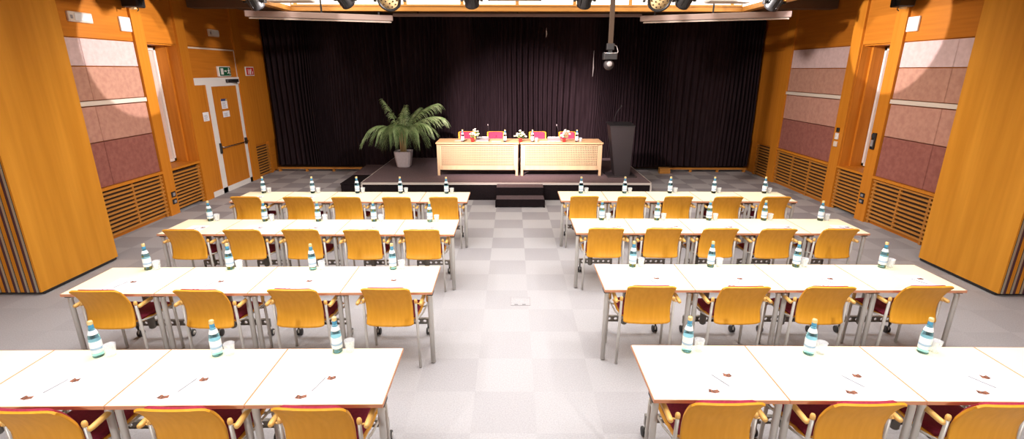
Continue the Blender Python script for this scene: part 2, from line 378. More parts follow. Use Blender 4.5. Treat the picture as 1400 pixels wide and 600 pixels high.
q = MB(); q.box(.058, .0595, -.155, -.085, .04, .155); q.build('door_symbol', 'green_sign', t); bpy.data.objects[-1] if False else None
t = thing('fire_sign', 'red fire extinguisher sign on the left wall beside the curtain', 'sign', (-XW-.01, 12.36, 2.46))
MB().bbox(-.0, .03, -.19, .19, 0, .21, .006).build('case', 'white', t)
MB().box(.03, .032, -.17, .17, .02, .19).build('face', 'red_sign', t)
q = MB(); q.box(.032, .034, -.03, .03, .035, .13); q.box(.032, .034, -.015, .015, .13, .15); q.tube([(.0335, .0, .15), (.0335, .05, .16), (.0335, .065, .10)], .006, 6)
q.box(.032, .034, -.10, -.07, .04, .16); q.box(.032, .034, .09, .12, .04, .10)
q.build('pictogram', 'white', t)
# emergency lamps and small wall devices
def lampbox(y, z, w, h, label, sd=-1):
    t = thing('emergency_lamp', label, 'emergency light', (sd*(XW+.024), y, z))
    x = sorted((-sd*.0, -sd*.05)); MB().bbox(x[0]+(-.0), x[1], -w/2, w/2, 0, h, .012).build('housing', 'cream', t)
    x = sorted((-sd*.05, -sd*.062)); MB().bbox(x[0], x[1], -w/2+.09, w/2-.02, .02, h-.02, .006).build('diffuser', 'white', t)
    x = sorted((-sd*.05, -sd*.056)); MB().bbox(x[0], x[1], -w/2+.02, -w/2+.06, .04, h-.05, .004).build('indicator', 'grey', t)
lampbox(7.74, 3.26, .42, .14, 'long white emergency lamp high on left wall above the felt panels')
lampbox(11.1, 3.27, .36, .14, 'small white emergency lamp high on left wall above the door')
def wallbox(name, label, cat, sd, y, z, w, h, d_, m_, off=0, parts=()):
    t = thing(name, label, cat, (sd*(XW-off), y, z))
    x = sorted((0, -sd*d_)); MB().bbox(x[0], x[1], -w/2, w/2, 0, h, .008).build('case', m_, t)
    for pn, y0, y1, z0, z1, pm in parts:
        x = sorted((-sd*d_, -sd*(d_+.006))); MB().box(x[0], x[1], y0, y1, z0, z1).build(pn, pm, t)
wallbox('wall_speaker', 'white square speaker beside the post high on the left wall', 'speaker', -1, 8.62, 3.20, .23, .22, .035, 'white', -.02, [('grille', -.09, .09, .03, .21, 'paper')])
wallbox('wall_speaker', 'white square speaker beside the post high on the right wall', 'speaker', 1, 8.33, 3.20, .23, .22, .035, 'white', -.02, [('grille', -.09, .09, .03, .21, 'paper')])
wallbox('wall_socket', 'pair of black sockets low on the left window post', 'socket', -1, 8.9, .33, .12, .10, .015, 'black', .02, [('inlay', -.03, .03, .02, .08, 'grey')])
wallbox('wall_socket', 'lone black socket under another, bottom of the left window post', 'socket', -1, 8.9, .20, .12, .09, .015, 'black', .02, [('inlay', -.03, .03, .02, .07, 'grey')])
wallbox('wall_socket', 'upper black socket low on the nearer right window post', 'socket', 1, 8.60, .42, .12, .08, .015, 'black', .02, [('inlay', -.03, .03, .02, .06, 'grey')])
wallbox('wall_socket', 'lower black socket low on the nearer right window post', 'socket', 1, 8.60, .31, .12, .08, .015, 'black', .02, [('inlay', -.03, .03, .02, .06, 'grey')])
for o in C.objects:
    if o.get('label') == 'pair of black sockets low on the left window post': o['label'] = 'upper black socket low on the left window post'
    if o.get('label', '').startswith('lone black socket'): o['label'] = 'lower black socket near the foot of the left window post'
wallbox('wall_switch', 'small black switch above white control boxes, farther right window post', 'switch', 1, 9.60, 1.47, .07, .08, .03, 'black', .02)
wallbox('wall_thermostat', 'white thermostat between black switch and cream box on right post', 'thermostat', 1, 9.60, 1.33, .09, .12, .03, 'white', .02, [('dial', -.02, .02, .04, .08, 'cream')])
wallbox('wall_thermostat', 'cream control box, lowest device on the farther right window post', 'control box', 1, 9.60, 1.19, .10, .10, .03, 'cream', .02)
wallbox('wall_handset', 'black intercom handset on the nearer right window post', 'handset', 1, 8.60, 1.29, .08, .28, .04, 'black', .02, [('keypad', -.03, .03, .05, .16, 'grey'), ('earpiece', -.035, .035, .20, .26, 'rubber')])

# ------------------------------------------------------------------ folded partitions
def partition(sd, xf, y0, y1, i, label, n):
    T_ = .113
    x = sd*(abs(xf) + .0 + i*T_)
    t = thing('partition_panel', label, 'folding partition', (x, (y0+y1)/2, .012), 0, 'stacked panels of the folding partition')
    h = CH-.02; l = (y1-y0)/2
    def pb(mb, d0, d1, a, c, z0, z1): q_ = sorted((sd*d0, sd*d1)); return mb.box(q_[0], q_[1], a, c, z0, z1)
    pb(MB(), 0, .022, -l, l, .03, h).build('face_board', 'wood_part', t)
    pb(MB(), .092, .112, -l, l, .03, h).build('rear_board', 'wood_part', t)
    q = MB(); pb(q, .022, .030, -l+.0, l, .03, h); pb(q, .084, .092, -l, l, .03, h); pb(q, .0, .112, -l+.03, l-.03, 0, .03); q.build('seal', 'black', t)
    pb(MB(), .031, .052, -l-.008, l, .03, h).build('edge_profile', 'sealgrey', t)
    pb(MB(), .053, .083, -l-.004, l, .03, h).build('edge_gasket', 'purple', t)
ords = ['front', 'second', 'third', 'fourth', 'fifth', 'rearmost']
for i in range(6):
    partition(-1, 5.64, 5.39, 6.585, i, '%s panel of the folded wooden partition stack on the left, counted from the seats' % ords[i], 6)
for i in range(4):
    partition(1, 5.84, 5.40, 6.61, i, '%s panel of the folded wooden partition stack on the right, counted from the seats' % (ords[i] if i < 3 else 'rearmost'), 4)

# ------------------------------------------------------------------ curtain, plinth bars
cu = MB()
rnd = random.Random(3); nx = 1500; prof = []
ph = 0; fr_ = []
for i in range(nx+1):
    x = -6.3 + 12.6*i/nx; ph += .0084*2*PI/(.105 + .045*math.sin(x*1.7) + .03*math.sin(x*4.3+1)); fr_.append(ph)
zs = [.0, .25, .8, 1.5, 2.3, 3.1, 3.86]
vs = []; fs = []
for j, z in enumerate(zs):
    for i in range(nx+1):
        x = -6.3 + 12.6*i/nx; a = .042 + .026*math.sin(x*2.1+z*.35) + .014*math.sin(x*5.7)
        y = 13.10 + a*math.sin(fr_[i] + .5*math.sin(z*.9+x)) + .05*math.sin(x*.8+.5) + .03*math.sin(x*3.1+z*.25)
        bz = z + (.12 + .035*abs(math.sin(x*1.9)) if j == 0 else 0) + .07*0
        vs.append((x + .02*math.sin(z*1.3+x*2), y, bz))
W_ = nx+1
for j in range(len(zs)-1):
    for i in range(nx): fs.append((j*W_+i, j*W_+i+1, (j+1)*W_+i+1, (j+1)*W_+i))
cu.add(vs, fs, True)
tag(cu.build('stage_curtain', 'curtain'), 'black pleated stage curtain closing the whole back of the room', 'curtain')
def bar(x0, x1, label, block):
    t = thing('timber_rail', label, 'rail', ((x0+x1)/2, 12.98, 0)); l = (x1-x0)/2
    MB().bbox(-l, l, -.03, .05, .07, .115, .006).build('rail', 'slat', t)
    for k in range(4):
        x = -l+.05+(2*l-.1)*k/3; MB().box(x-.03, x+.03, -.02, .04, .0, .07).build('foot', 'slat', t)
    if block: s_ = -l if block > 0 else l; MB().bbox(min(s_, s_+.34*block), max(s_, s_+.34*block), -.10, .03, .116, .17, .006).build('end_block', 'slat', t)
bar(-6.25, -4.0, 'low orange timber rail at the curtain foot left of the stage', 0)
bar(4.0, 6.25, 'low orange timber rail at the curtain foot right of the stage', 0)
tag(MB().bbox(-.14, .14, -.08, .08, 0, .15, .01).build('timber_block', 'beam', None, (4.02, 12.82, 0)), 'orange wooden block on the floor at the inner end of the right rail', 'block')
for x, y, z0, l_, t_ in ((.83, 12.9, 3.38, .22, 'upper short white sliver standing in for light through a curtain gap'), (2.02, 12.9, 2.45, .62, 'lower longer white sliver standing in for light through curtain gap by ceiling pole')):
    c_ = MB(); c_.tube([(0, 0, 0), (.012, 0, l_*.35), (.004, 0, l_*.7), (.01, 0, l_)], [.004, .014, .007, .003], 6)  # solid white slivers added in place of light through curtain gaps
    tag(c_.build('curtain_gap_light', 'white', None, (x, y, z0)), t_, 'light sliver')

# ------------------------------------------------------------------ stage
SZ = .37
t = thing('stage', 'low black carpeted stage with pale edge in front of the curtain', 'stage', (-.12, 11.5, 0))
sx0, sx1, sy0, sy1 = -3.0, 3.0, -1.55, 1.5
MB().box(sx0+.0, sx1, sy0+.02, sy1, SZ-.03, SZ).build('carpet_top', 'stage_c', t)
q = MB(); q.box(sx0-.012, sx1+.012, sy0, sy0+.02, SZ-.04, SZ+.003); q.box(sx0-.014, sx0, sy0, sy1, SZ-.04, SZ+.003); q.box(sx1, sx1+.014, sy0, sy1, SZ-.04, SZ+.003)
q.box(sx0-.012, sx0+.02, sy0-.002, sy0+.02, 0, SZ-.04); q.box(sx1-.02, sx1+.012, sy0-.002, sy0+.02, 0, SZ-.04)
q.build('edge_profile', 'alu', t)
q = MB(); q.box(sx0+.02, sx1-.02, sy0+.02, sy0+.05, 0, SZ-.03); q.box(sx0+.02, sx0+.05, sy0+.05, sy1, 0, SZ-.03); q.box(sx1-.05, sx1-.02, sy0+.05, sy1, 0, SZ-.03); q.box(sx0+.05, sx1-.05, sy1-.03, sy1, 0, SZ-.03)
q.build('skirt', 'skirt', t)
t = thing('stage_steps', 'black two-tread steps at the middle of the stage front', 'steps', (.16, 9.66, 0))
q = MB(); q.box(-.47, .47, .0, .27, .340, .352); q.build('tread', 'stage_c', t)
q = MB(); q.box(-.47, .47, -.285, .0, .168, .18); q.build('tread', 'stage_c', t)
q = MB(); q.box(-.465, .465, .005, .27, .0, .340); q.box(-.465, .465, -.28, .005, .02, .168); q.box(-.49, -.465, -.27, .2, 0, .13); q.box(.465, .49, -.27, .2, 0, .13); q.build('riser', 'skirt', t)
t = thing('side_step', 'low black step block against the left side of the stage', 'step', (-3.47, 11.08, 0))
MB().box(-.33, .30, -.46, .46, .18, .20).build('tread', 'skirt', t); MB().box(-.32, .30, -.44, .46, 0, .18).build('body', 'skirt', t)
t = thing('side_platform', 'grey carpeted side platform behind the black step, left of the stage', 'platform', (-3.47, 12.15, 0))
MB().box(-.33, .30, -.58, .6, .20, .225).build('carpet_top', 'stage_c', t); MB().box(-.32, .30, -.57, .6, 0, .20).build('body', 'skirt', t)

def panel_table(x, label):
    t = thing('panel_table', label, 'table', (x, 10.68, SZ), 0, 'speaker tables on the stage'); W = 1.79
    MB().bbox(-W/2-.01, W/2+.01, -.03, .66, .70, .73, .008).build('tabletop', 'lightwood', t)
    for sx in (-1, 1):
        for y in (.0, .58): MB().bbox(min(sx*(W/2-.065), sx*(W/2-.01)), max(sx*(W/2-.065), sx*(W/2-.01)), y, y+.045, 0, .70, .005).build('leg', 'lightwood_v', t)
    l = W/2-.066; q = MB(); nc, nr = 43, 11; z0, z1 = .225, .655; a, c = -l+.035, l-.035
    px = (c-a)/nc; pz = (z1-z0)/nr
    q.box(-l, a+px*.22, .008, .024, .13, .70); q.box(c-px*.22, l, .008, .024, .13, .70)
    q.box(a, c, .008, .024, .13, z0+pz*.22); q.box(a, c, .008, .024, z1-pz*.22, .70)
    for i in range(1, nc): q.box(a+px*i-px*.21, a+px*i+px*.21, .008, .024, z0, z1)
    for j in range(1, nr): q.box(a, c, .0075, .0245, z0+pz*j-pz*.21, z0+pz*j+pz*.21)
    q.build('lattice_panel', 'lightwood_v', t)
    MB().box(-l, l, .05, .062, .09, .695).build('backing_cloth', 'skirt', t)
    q = MB(); q.box(-l-.02, -l-.004, .04, .58, .60, .70); q.box(l+.004, l+.02, .04, .58, .60, .70); q.build('apron', 'lightwood_v', t)
panel_table(-.755, 'pale wooden table with lattice front, left one on the stage')
panel_table(1.075, 'pale wooden table with lattice front, right one beside the lectern')

# lectern
t = thing('lectern', 'tall dark tapered lectern at the right end of the stage', 'lectern', (2.42, 10.72, SZ))
MB().bbox(-.34, .30, -.22, .34, 0, .02, .01).build('base_plate', 'lectern', t)
q = MB()
def rng(x0, x1, y0, y1, za, zb): return [(x0,y0,za),(x1,y0,za),(x1,y1,zb),(x0,y1,zb)]
A = rng(-.17, .155, -.10, .22, .02, .02) + rng(-.335, .185, -.16, .28, 1.09, 1.13)
q.add(A, [(0,3,2,1),(4,5,6,7),(0,1,5,4),(1,2,6,5),(2,3,7,6),(3,0,4,7)]); q.build('body', 'lectern', t)
q = MB(); A = rng(-.345, .195, -.17, .29, 1.09, 1.13) + rng(-.345, .195, -.17, .29, 1.11, 1.15)
q.add(A, [(0,3,2,1),(4,5,6,7),(0,1,5,4),(1,2,6,5),(2,3,7,6),(3,0,4,7)]); q.build('desk_top', 'black', t)
g_ = MB().tube([(-.22, .1, 1.12), (-.21, .1, 1.24), (-.17, .08, 1.37), (-.09, .05, 1.49)], .006, 6).build('gooseneck', 'black', t)
MB().sphere((-.085, .048, 1.50), .014, 8, (1, 1, 1.6)).build('microphone', 'black', g_)

# ------------------------------------------------------------------ palm
t = thing('potted_palm', 'green fan of a kentia palm in a square grey pot on the stage', 'palm', (-2.60, 11.74, SZ))
def sq(r, z, c=.04): return [(-r+c,-r,z),(r-c,-r,z),(r,-r+c,z),(r,r-c,z),(r-c,r,z),(-r+c,r,z),(-r,r-c,z),(-r,-r+c,z)]
q = MB(); vs = []; fs = []
lev = [(.135,0),(.15,.02),(.165,.12),(.182,.24),(.195,.37),(.20,.385),(.185,.385),(.180,.33)]
for r_, z in lev: vs += sq(r_, z)
for k in range(len(lev)-1):
    for i in range(8): j = (i+1) % 8; fs.append((k*8+i, k*8+j, k*8+8+j, k*8+8+i))
fs.append(tuple(range(7,-1,-1))); q.add(vs, fs); q.build('pot', 'potg', t)
MB().add(sq(.183, .345), [tuple(range(8))]).build('soil', 'soil', t)
rp = random.Random(11)
for k in range(7):
    a = k*2.4; x, y = .05*math.cos(a), .05*math.sin(a)
    MB().tube([(x, y, .34), (x*1.1, y*1.1, .55), (x*1.6, y*1.6, .80+.03*k)], [.026, .020, .012], 8).build('stem', 'trunk', t)
def frond(az, L_, e0, e1, ll=.36, n=26, base=.50, drop=.8, roll=0):
    L_ *= .90; n = int(n*1.25)
    q = MB(); lf = MB(); a = math.radians(az); d2 = Vector((math.cos(a), math.sin(a), 0)); sd_ = Vector((-math.sin(a), math.cos(a), 0))
    p = Vector((.03*math.cos(a), .03*math.sin(a), base)); pts = [p.copy()]; dirs = []
    N_ = 40
    for i in range(N_):
        s = i/(N_-1); e = math.radians(e0 + (e1-e0)*s**1.25); dd = d2*math.cos(e) + Vector((0,0,1))*math.sin(e)
        dirs.append(dd); p = p + dd*L_/N_; pts.append(p.copy())
    q.tube(pts[::3], [max(.0025, .010*(1-i/(len(pts[::3])))) for i in range(len(pts[::3]))], 6)
    fo = q.build('frond', 'leaf', t)
    for i in range(n):
        s = .36 + .64*i/(n-1); k = min(N_-1, int(s*(N_-1))); P = pts[k]; dd = dirs[k]
        up = sd_.cross(dd)*-1
        if up.z < 0: up = -up
        w = ll*(.55+.9*math.sin(PI*min(1, (s-.22)/.85)))*.75*(.9+.2*rp.random())
        for sgn in (-1, 1):
            o = (sd_*sgn*(.80-.35*s) + dd*(.45+.55*s) + up*(.28-.1*s)).normalized()
            c0 = P; pl = []
            nseg = 5; wd = .0125*(.8+.4*rp.random())
            for u in range(nseg+1):
                f_ = u/nseg
                pt = c0 + o*w*f_ + Vector((0,0,-1))*w*drop*f_*f_*(1+.3*rp.random())
                side = (dd*.9 + up*.2).normalized()
                ww = wd*(.5+1.6*f_ if f_ < .3 else 1.0*(1-f_)/.7+.03)
                pl.append((pt - side*ww*.8, pt + Vector((0,0,.004)), pt + side*ww*.8))
            vs = [v for tr in pl for v in tr]; fs = []
            for u in range(nseg):
                b_ = u*3; fs += [(b_, b_+1, b_+4, b_+3), (b_+1, b_+2, b_+5, b_+4)]
            lf.add(vs, fs, True)
    lf.build('leaflets', 'leaf', fo)
for f_ in ((192, 1.12, 68, -56, .40, 30, .62), (246, .74, 80, -62, .36, 22, .68), (280, .74, 82, -60, .38, 24, .72), (262, .92, 82, -62, .42, 28, .70), (320, .86, 76, -58, .38, 28, .68), (8, 1.30, 66, -12, .40, 28, .6), (24, 1.42, 72, 12, .36, 28, .6),
           (152, 1.35, 80, 44, .24, 18), (85, 1.1, 86, 50, .28, 20), (222, .9, 76, -52, .36, 24, .64), (296, .84, 80, -60, .38, 24, .66), (345, 1.0, 76, -35, .38, 26, .64), (55, 1.2, 80, 25, .30, 22)):
    frond(*f_)

# ------------------------------------------------------------------ seminar tables
def make_table(W):
    D = .604; t = thing('seminar_table', '', 'table')
    tt = MB().bbox(-W/2+.006, W/2-.006, .004, D-.004, .719, .742, .001).build('tabletop', 'top', t)
    q = MB(); a, c = -W/2+.0015, W/2-.0015
    q.box(a, c, -.0005, .004, .718, .7415); q.box(a, c, D-.004, D+.0005, .718, .7415); q.box(a, a+.0045, .004, D-.004, .718, .7415); q.box(c-.0045, c, .004, D-.004, .718, .7415)
    q.build('edge_band', 'edge', tt)
    for s in (-1, 1):
        x = s*(W/2-.030)
        q = MB(); q.tube([(x, .055, .012), (x, .055, .62), (x, .055, .672), (x-s*.004, .075, .695), (x-s*.02, .12, .703), (x-s*.10, .40, .703)], .022, 12, ry=.85)
        q.build('leg', 'steel', t)
        q = MB(); q.bbox(x-.028, x+.028, .03, .12, .695, .7195, .004); q.build('bracket', 'black', t)
    cx_ = W/2-.145
    q = MB(); h_ = cx_+.0
    # rail with punched round holes: a strip of cells
    y0, y1, z0, z1 = .545, .560, .135, .195
    n = max(6, int(2*h_/.062)); st = 2*h_/n
    def cell(xa, xb):
        xc, zc = (xa+xb)/2, (z0+z1)/2; r = .017; K = 12; vs = []; fs = []
        sqp = []
        for k in range(K):
            th = 2*PI*k/K; c_, s_ = math.cos(th), math.sin(th); m_ = min((xb-xa)/2/abs(c_) if abs(c_) > 1e-6 else 9, (z1-z0)/2/abs(s_) if abs(s_) > 1e-6 else 9)
            sqp.append((xc+c_*m_, zc+s_*m_))
        # make sure corners are included
        for y in (y0, y1):
            for (a_, b_) in sqp: vs.append((a_, y, b_))
            for k in range(K): th = 2*PI*k/K; vs.append((xc+r*math.cos(th), y, zc+r*math.sin(th)))
        for k in range(K):
            j = (k+1) % K
            fs.append((k, j, K+j, K+k)); fs.append((2*K+k, 3*K+k, 3*K+j, 2*K+j)); fs.append((K+k, K+j, 3*K+j, 3*K+k))
            if True: fs.append((k, 2*K+k, 2*K+j, j))
        q.add(vs, fs)
        # fill the four corners
        for sx in (-1, 1):
            for sz in (-1, 1):
                k1 = min(range(K), key=lambda k: abs(sqp[k][0]-(xc+sx*(xb-xa)/2)) + abs(sqp[k][1]-(zc+sz*(z1-z0)/2)))
    for i in range(n): cell(-h_+st*i, -h_+st*(i+1))
    q.box(-h_, h_, y0-.004, y1+.012, z1-.006, z1); q.box(-h_, h_, y0-.004, y1+.012, z0, z0+.006)
    q.box(-h_-.012, -h_, y0-.004, y1+.012, z0-.03, z1); q.box(h_, h_+.012, y0-.004, y1+.012, z0-.03, z1)
    q.build('support_beam', 'steel_d', t)
    q = MB(); q.tube([(-.08, .52, .125), (-.08, .52, .135), (-.08, .52, .69), (-.08, .52, .718)], [.024, .032, .032, .032], 12); q.bbox(-.13, -.03, .45, .55, .70, .7195, .004); q.box(-.10, -.06, .53, .55, .15, .19)
    q.build('column', 'steel_d', t)
    for s in (-1, 1):
        x = s*h_
        q = MB(); q.tube([(x, .553, .07), (x, .553, .14)], .009, 8)
        for e in (-1, 1): q.lathe([(.0, 0), (.030, 0), (.036, .004), (.036, .016), (.030, .020), (0, .020)], 18, Matrix.Translation((x+e*.014-(.01), .575, .037)) @ Matrix.Rotation(PI/2, 4, 'Y'))
        cs = q.build('caster', 'rubber', t)
        q = MB(); q.lathe([(0, -.001), (.020, -.001), (.022, .002), (0, .003)], 14, Matrix.Translation((x+s*.024+(.01 if s < 0 else .0)-.0, .575, .037)) @ Matrix.Rotation(s*PI/2, 4, 'Y')); q.box(x-.006, x+.006, .545, .575, .04, .085)
        q.build('hub', 'steel', cs)
    return t
# ------------------------------------------------------------------ chairs (origin between the rear feet, seat towards +y)
def make_chair():
    t = thing('conference_chair', '', 'chair')
    def back(u, v, off=0, wm=1):
        # profile of the shell: bottom tucked forward, top leaning back
        k = [(-.050, .452), (-.034, .490), (-.022, .54), (-.020, .61), (-.038, .69), (-.072, .76), (-.104, .810), (-.128, .838)]
        f_ = v*(len(k)-1); i = min(len(k)-2, int(f_)); w = f_-i
        y = k[i][0]*(1-w)+k[i+1][0]*w; z = k[i][1]*(1-w)+k[i+1][1]*w
        hw = (.206 - .002*v)*wm; X = (u*2-1)
        e = (abs(X)**14)*.016           # softly rounded corners
        return (X*hw, y - .020*(1-X*X) + off, z - (e*abs(2*v-1)*(1 if v > .5 else -1)) + .004*(1-X*X)*(v > .9))
    q = MB(); q.sheet(lambda u, v: back(u, v), 24, 16, .013); bk = q.build('backrest', 'ply', t)
    q = MB(); q.sheet(lambda u, v: (lambda p: (p[0], p[1]+.022, p[2]-.006))(back(u, .12+v*.87, 0, .82)), 14, 12, .018); q.build('back_cushion', 'redpad', bk)
    def seat(u, v):
        X = u*2-1; y = .05+.41*v; z = .452 + .012*X*X + (.015*(1-v) if v < .3 else 0) - .03*max(0, v-.85)/.15
        return (X*(.215+.008*math.sin(PI*v)), y, z)
    q = MB(); q.sheet(seat, 10, 12, .012); se = q.build('seat', 'ply', t)
    q = MB(); q.sheet(lambda u, v: (lambda p: (p[0]*.94, .06+.385*v, p[2]+.036-.02*(abs(2*u-1)**8)))(seat(u, v)), 10, 12, .034); q.build('seat_cushion', 'red', se)
    for s in (-1, 1):
        x = s*.232
        MB().tube([(x+s*.004, .0, .006), (x, -.005, .35), (x-s*.003, -.012, .655)], .0125, 10).build('leg', 'steel', t)
        MB().tube([(s*.272, .375, .006), (s*.270, .37, .30), (s*.268, .365, .50)], .0125, 10).build('leg', 'steel', t)
        q = MB(); q.lathe([(.0135, 0), (.0155, .006), (.0155, .022), (.011, .034), (0, .038)], 10, Matrix.Translation((x-s*.003, -.012, .655))); q.build('arm_cap', 'armwood', t)
        q = MB(); X = s*.276
        q.tube([(X-s*.001, -.045, .655), (X, -.038, .655), (X, -.02, .655), (X, .10, .660), (X, .27, .662), (X-s*.002, .33, .650), (X-s*.010, .362, .615), (X-s*.015, .366, .56), (X-s*.017, .366, .485)], [.008, .015, .0175, .0175, .0175, .0175, .0172, .016, .0145], 10)
        q.tube([(x-s*.003, -.012, .648), (X, -.006, .650)], .006, 6)
        q.build('armrest', 'armwood', t)
        q = MB(); q.tube([(x, -.004, .50), (x+s*.018, .12, .475), (s*.266, .355, .470)], .008, 8); q.tube([(x, -.003, .46), (x-s*.05, .06, .452), (s*.09, .15, .432), (0, .19, .430)], .009, 8)
        q.tube([(s*.266, .365, .44), (s*.2, .36, .43), (0, .35, .425)], .009, 8)
        q.build('seat_frame', 'steel', t)
        q = MB(); q.lathe([(.010, 0), (.012, .01), (.012, .022)], 8, Matrix.Translation((s*.165, .075, .412))); q.build('stacking_buffer', 'black', t)
        for (fx, fy) in ((x+s*.004, 0), (s*.272, .375)): pass
    return t
ROWS = [  # side, row, front corner, rotation, W, count, chair xs, chair line y offset
    ('R', 4, .838, 2.470, -.43, .8033, 4, (1.20, 1.985, 2.77)),
    ('L', 4, -.748, 2.424, .75, .8033, 4, (-1.105, -1.845, -2.66)),
    ('R', 3, .822, 3.987, -.01, .8033, 4, (1.20, 1.999, 2.729, 3.571)),
    ('L', 3, -.696, 3.933, 1.0, .8033, 4, (-1.068, -1.846, -2.625, -3.478)),
    ('R', 2, .765, 5.579, -.1, .7032, 5, (1.105, 1.783, 2.439, 3.113, 3.837)),
    ('L', 2, -.684, 5.515, .12, .7032, 5, (-1.049, -1.743, -2.453, -3.122, -3.816)),
    ('R', 1, .728, 7.093, -.3, .7034, 5, (1.06, 1.757, 2.442, 3.17, 3.866)),
    ('L', 1, -.663, 7.025, .03, .7034, 5, (-.999, -1.679, -2.412, -3.114, -3.879))]
RN = {1: 'row nearest the stage', 2: 'second row from the stage', 3: 'third row from the stage', 4: 'row nearest the camera'}
def pos(i, n):
    if i == 0: return 'at the aisle end'
    if i == n-1: return 'at the wall end'
    return ['', 'second from the aisle', 'third from the aisle', 'fourth from the aisle'][i]
SD = {'L': 'left', 'R': 'right'}
t80 = make_table(.8033); t70 = make_table(.7032); ch0 = make_chair()
used = {}
def place(proto, loc, rz, label, group):
    if proto.name not in used:
        used[proto.name] = 1; proto.location = loc; proto.rotation_euler = (0, 0, rz); proto['label'] = label; proto['group'] = group; kids_of(proto); return proto
    return dup(proto, loc, rz, label, group)
# bottle
def make_bottle():
    t = thing('water_bottle', '', 'bottle')
    MB().lathe([(.0, .0), (.030, .0), (.034, .006), (.0345, .05), (.0345, .125), (.031, .155), (.022, .188), (.0155, .212), (.0135, .235), (.0135, .243)], 20).build('glass_body', 'glass', t)
    MB().lathe([(.0352, .036), (.0356, .038), (.0356, .118), (.0350, .120)], 20).build('label', 'label', t)
    MB().lathe([(.0358, .060), (.0359, .062), (.0359, .074), (.0358, .076)], 20).build('label_print', 'labelb', t)
    MB().lathe([(.0292, .168), (.0285, .170), (.0215, .196), (.0208, .197)], 20).build('neck_label', 'label', t)
    MB().lathe([(.0165, .212), (.0155, .226), (.0150, .236), (.0143, .238)], 16).build('neck_ring', 'neckblue', t)
    MB().lathe([(.0150, .238), (.0160, .240), (.0160, .258), (.0135, .264), (0, .265)], 16).build('cap', 'cap', t)
    return t
def make_cup():
    q = MB(); q.lathe([(.0, .0), (.026, .0), (.035, .085), (.036, .086), (.0335, .086), (.025, .004), (0, .004)], 20)
    return tag(q.build('plastic_cup', 'cup'), '', 'cup')
def make_leaflet():
    t = thing('leaflet', '', 'leaflet')
    MB().box(-.105, .105, -.1485, .1485, 0, .0012).build('sheet', 'paper', t)
    q = MB(); q.add([(.045,.055,.0016),(.075,.045,.0016),(.100,.060,.0016),(.092,.092,.0016),(.070,.080,.0016),(.050,.094,.0016)], [(0,1,2,3,4,5)]); q.build('printed_picture', 'print', t)
    q = MB(); q.add([(-.096,-.12,.0016),(-.06,-.130,.0016),(-.025,-.115,.0016),(-.035,-.088,.0016),(-.062,-.098,.0016),(-.086,-.085,.0016)], [(0,1,2,3,4,5)]); q.build('printed_picture', 'print', t)
    return t
def make_pen():
    q = MB(); q.tube([(0, -.07, .004), (0, -.066, .004), (0, .055, .004), (0, .07, .004)], [.001, .0038, .0038, .003], 8)
    return tag(q.build('pen', 'pen'), '', 'pen')
b0, c0, l0, p0 = make_bottle(), make_cup(), make_leaflet(), make_pen()
BX = {'L4': ((-1.201, 2.985), (-2.004, 2.94), (-2.802, 2.925)), 'R4': ((1.211, 3.0), (2.037, 2.968), (2.838, 2.989)),
      'L3': ((-1.16, 4.46), (-1.936, 4.445), (-2.741, 4.45), (-3.534, 4.437)), 'R3': ((1.194, 4.535), (1.967, 4.534), (2.814, 4.537), (3.656, 4.522)),
      'L2': ((-1.051, 6.03), (-1.771, 6.045), (-2.486, 6.045), (-3.171, 6.045), (-3.875, 6.05)), 'R2': ((1.164, 6.12), (1.881, 6.12), (2.555, 6.12), (3.269, 6.12), (3.998, 6.11)),
      'L1': ((-1.032, 7.537), (-1.757, 7.55), (-2.437, 7.55), (-3.139, 7.545), (-3.91, 7.54)), 'R1': ((1.088, 7.57), (1.778, 7.575), (2.5, 7.59), (3.194, 7.59), (3.995, 7.59))}
rr = random.Random(5); TZ = .742
for side, row, x, y, rot, W, n, cxs in ROWS:
    s = 1 if side == 'R' else -1; a = math.radians(rot); ux, uy = math.cos(a), math.sin(a)
    pr = t80 if W > .75 else t70
    for i in range(n):
        k = s*(i+.5)*W
        place(pr, (x+k*ux, y+k*uy, 0), a, 'cream-topped table %s, %s %s' % (pos(i, n), SD[side], RN[row]), 'seminar tables in rows')
    for i, cx in enumerate(cxs):
        yy = y + (cx-x)*uy/ux + {4: -.035, 3: -.02, 2: -.01, 1: 0}[row] + rr.uniform(-.008, .008)
        place(ch0, (cx, yy, 0), math.radians(rr.uniform(-1.5, 1.5)), 'plywood-backed chair %s, %s %s' % (pos(i, n), SD[side], RN[row]), 'chairs along the seminar tables')
    for i, (bx, by) in enumerate(BX[side+str(row)]):
        w = '%s, %s %s' % (pos(i, n), SD[side], RN[row])
        place(b0, (bx, by, TZ), rr.uniform(0, 6), 'water bottle on the table ' + w, 'water bottles on the seminar tables')
        place(c0, (bx+.085, by+.005, TZ), 0, 'clear cup beside the bottle ' + w, 'clear cups on the seminar tables')
        fy = y + (bx-x)*uy/ux
        lx = bx + .085; lr = math.radians(rr.uniform(-9, -1) if s > 0 else rr.uniform(-3, 6))
        if side == 'L': lx = bx + .0
        place(l0, (lx, fy+.185, TZ), lr, 'white leaflet on the table ' + w, 'leaflets on the seminar tables')
        if row >= 3 or True:
            place(p0, (lx+.01, fy+.19, TZ+.0018), math.radians(28 if s > 0 else -14), 'grey pen on the leaflet ' + w, 'pens on the leaflets')
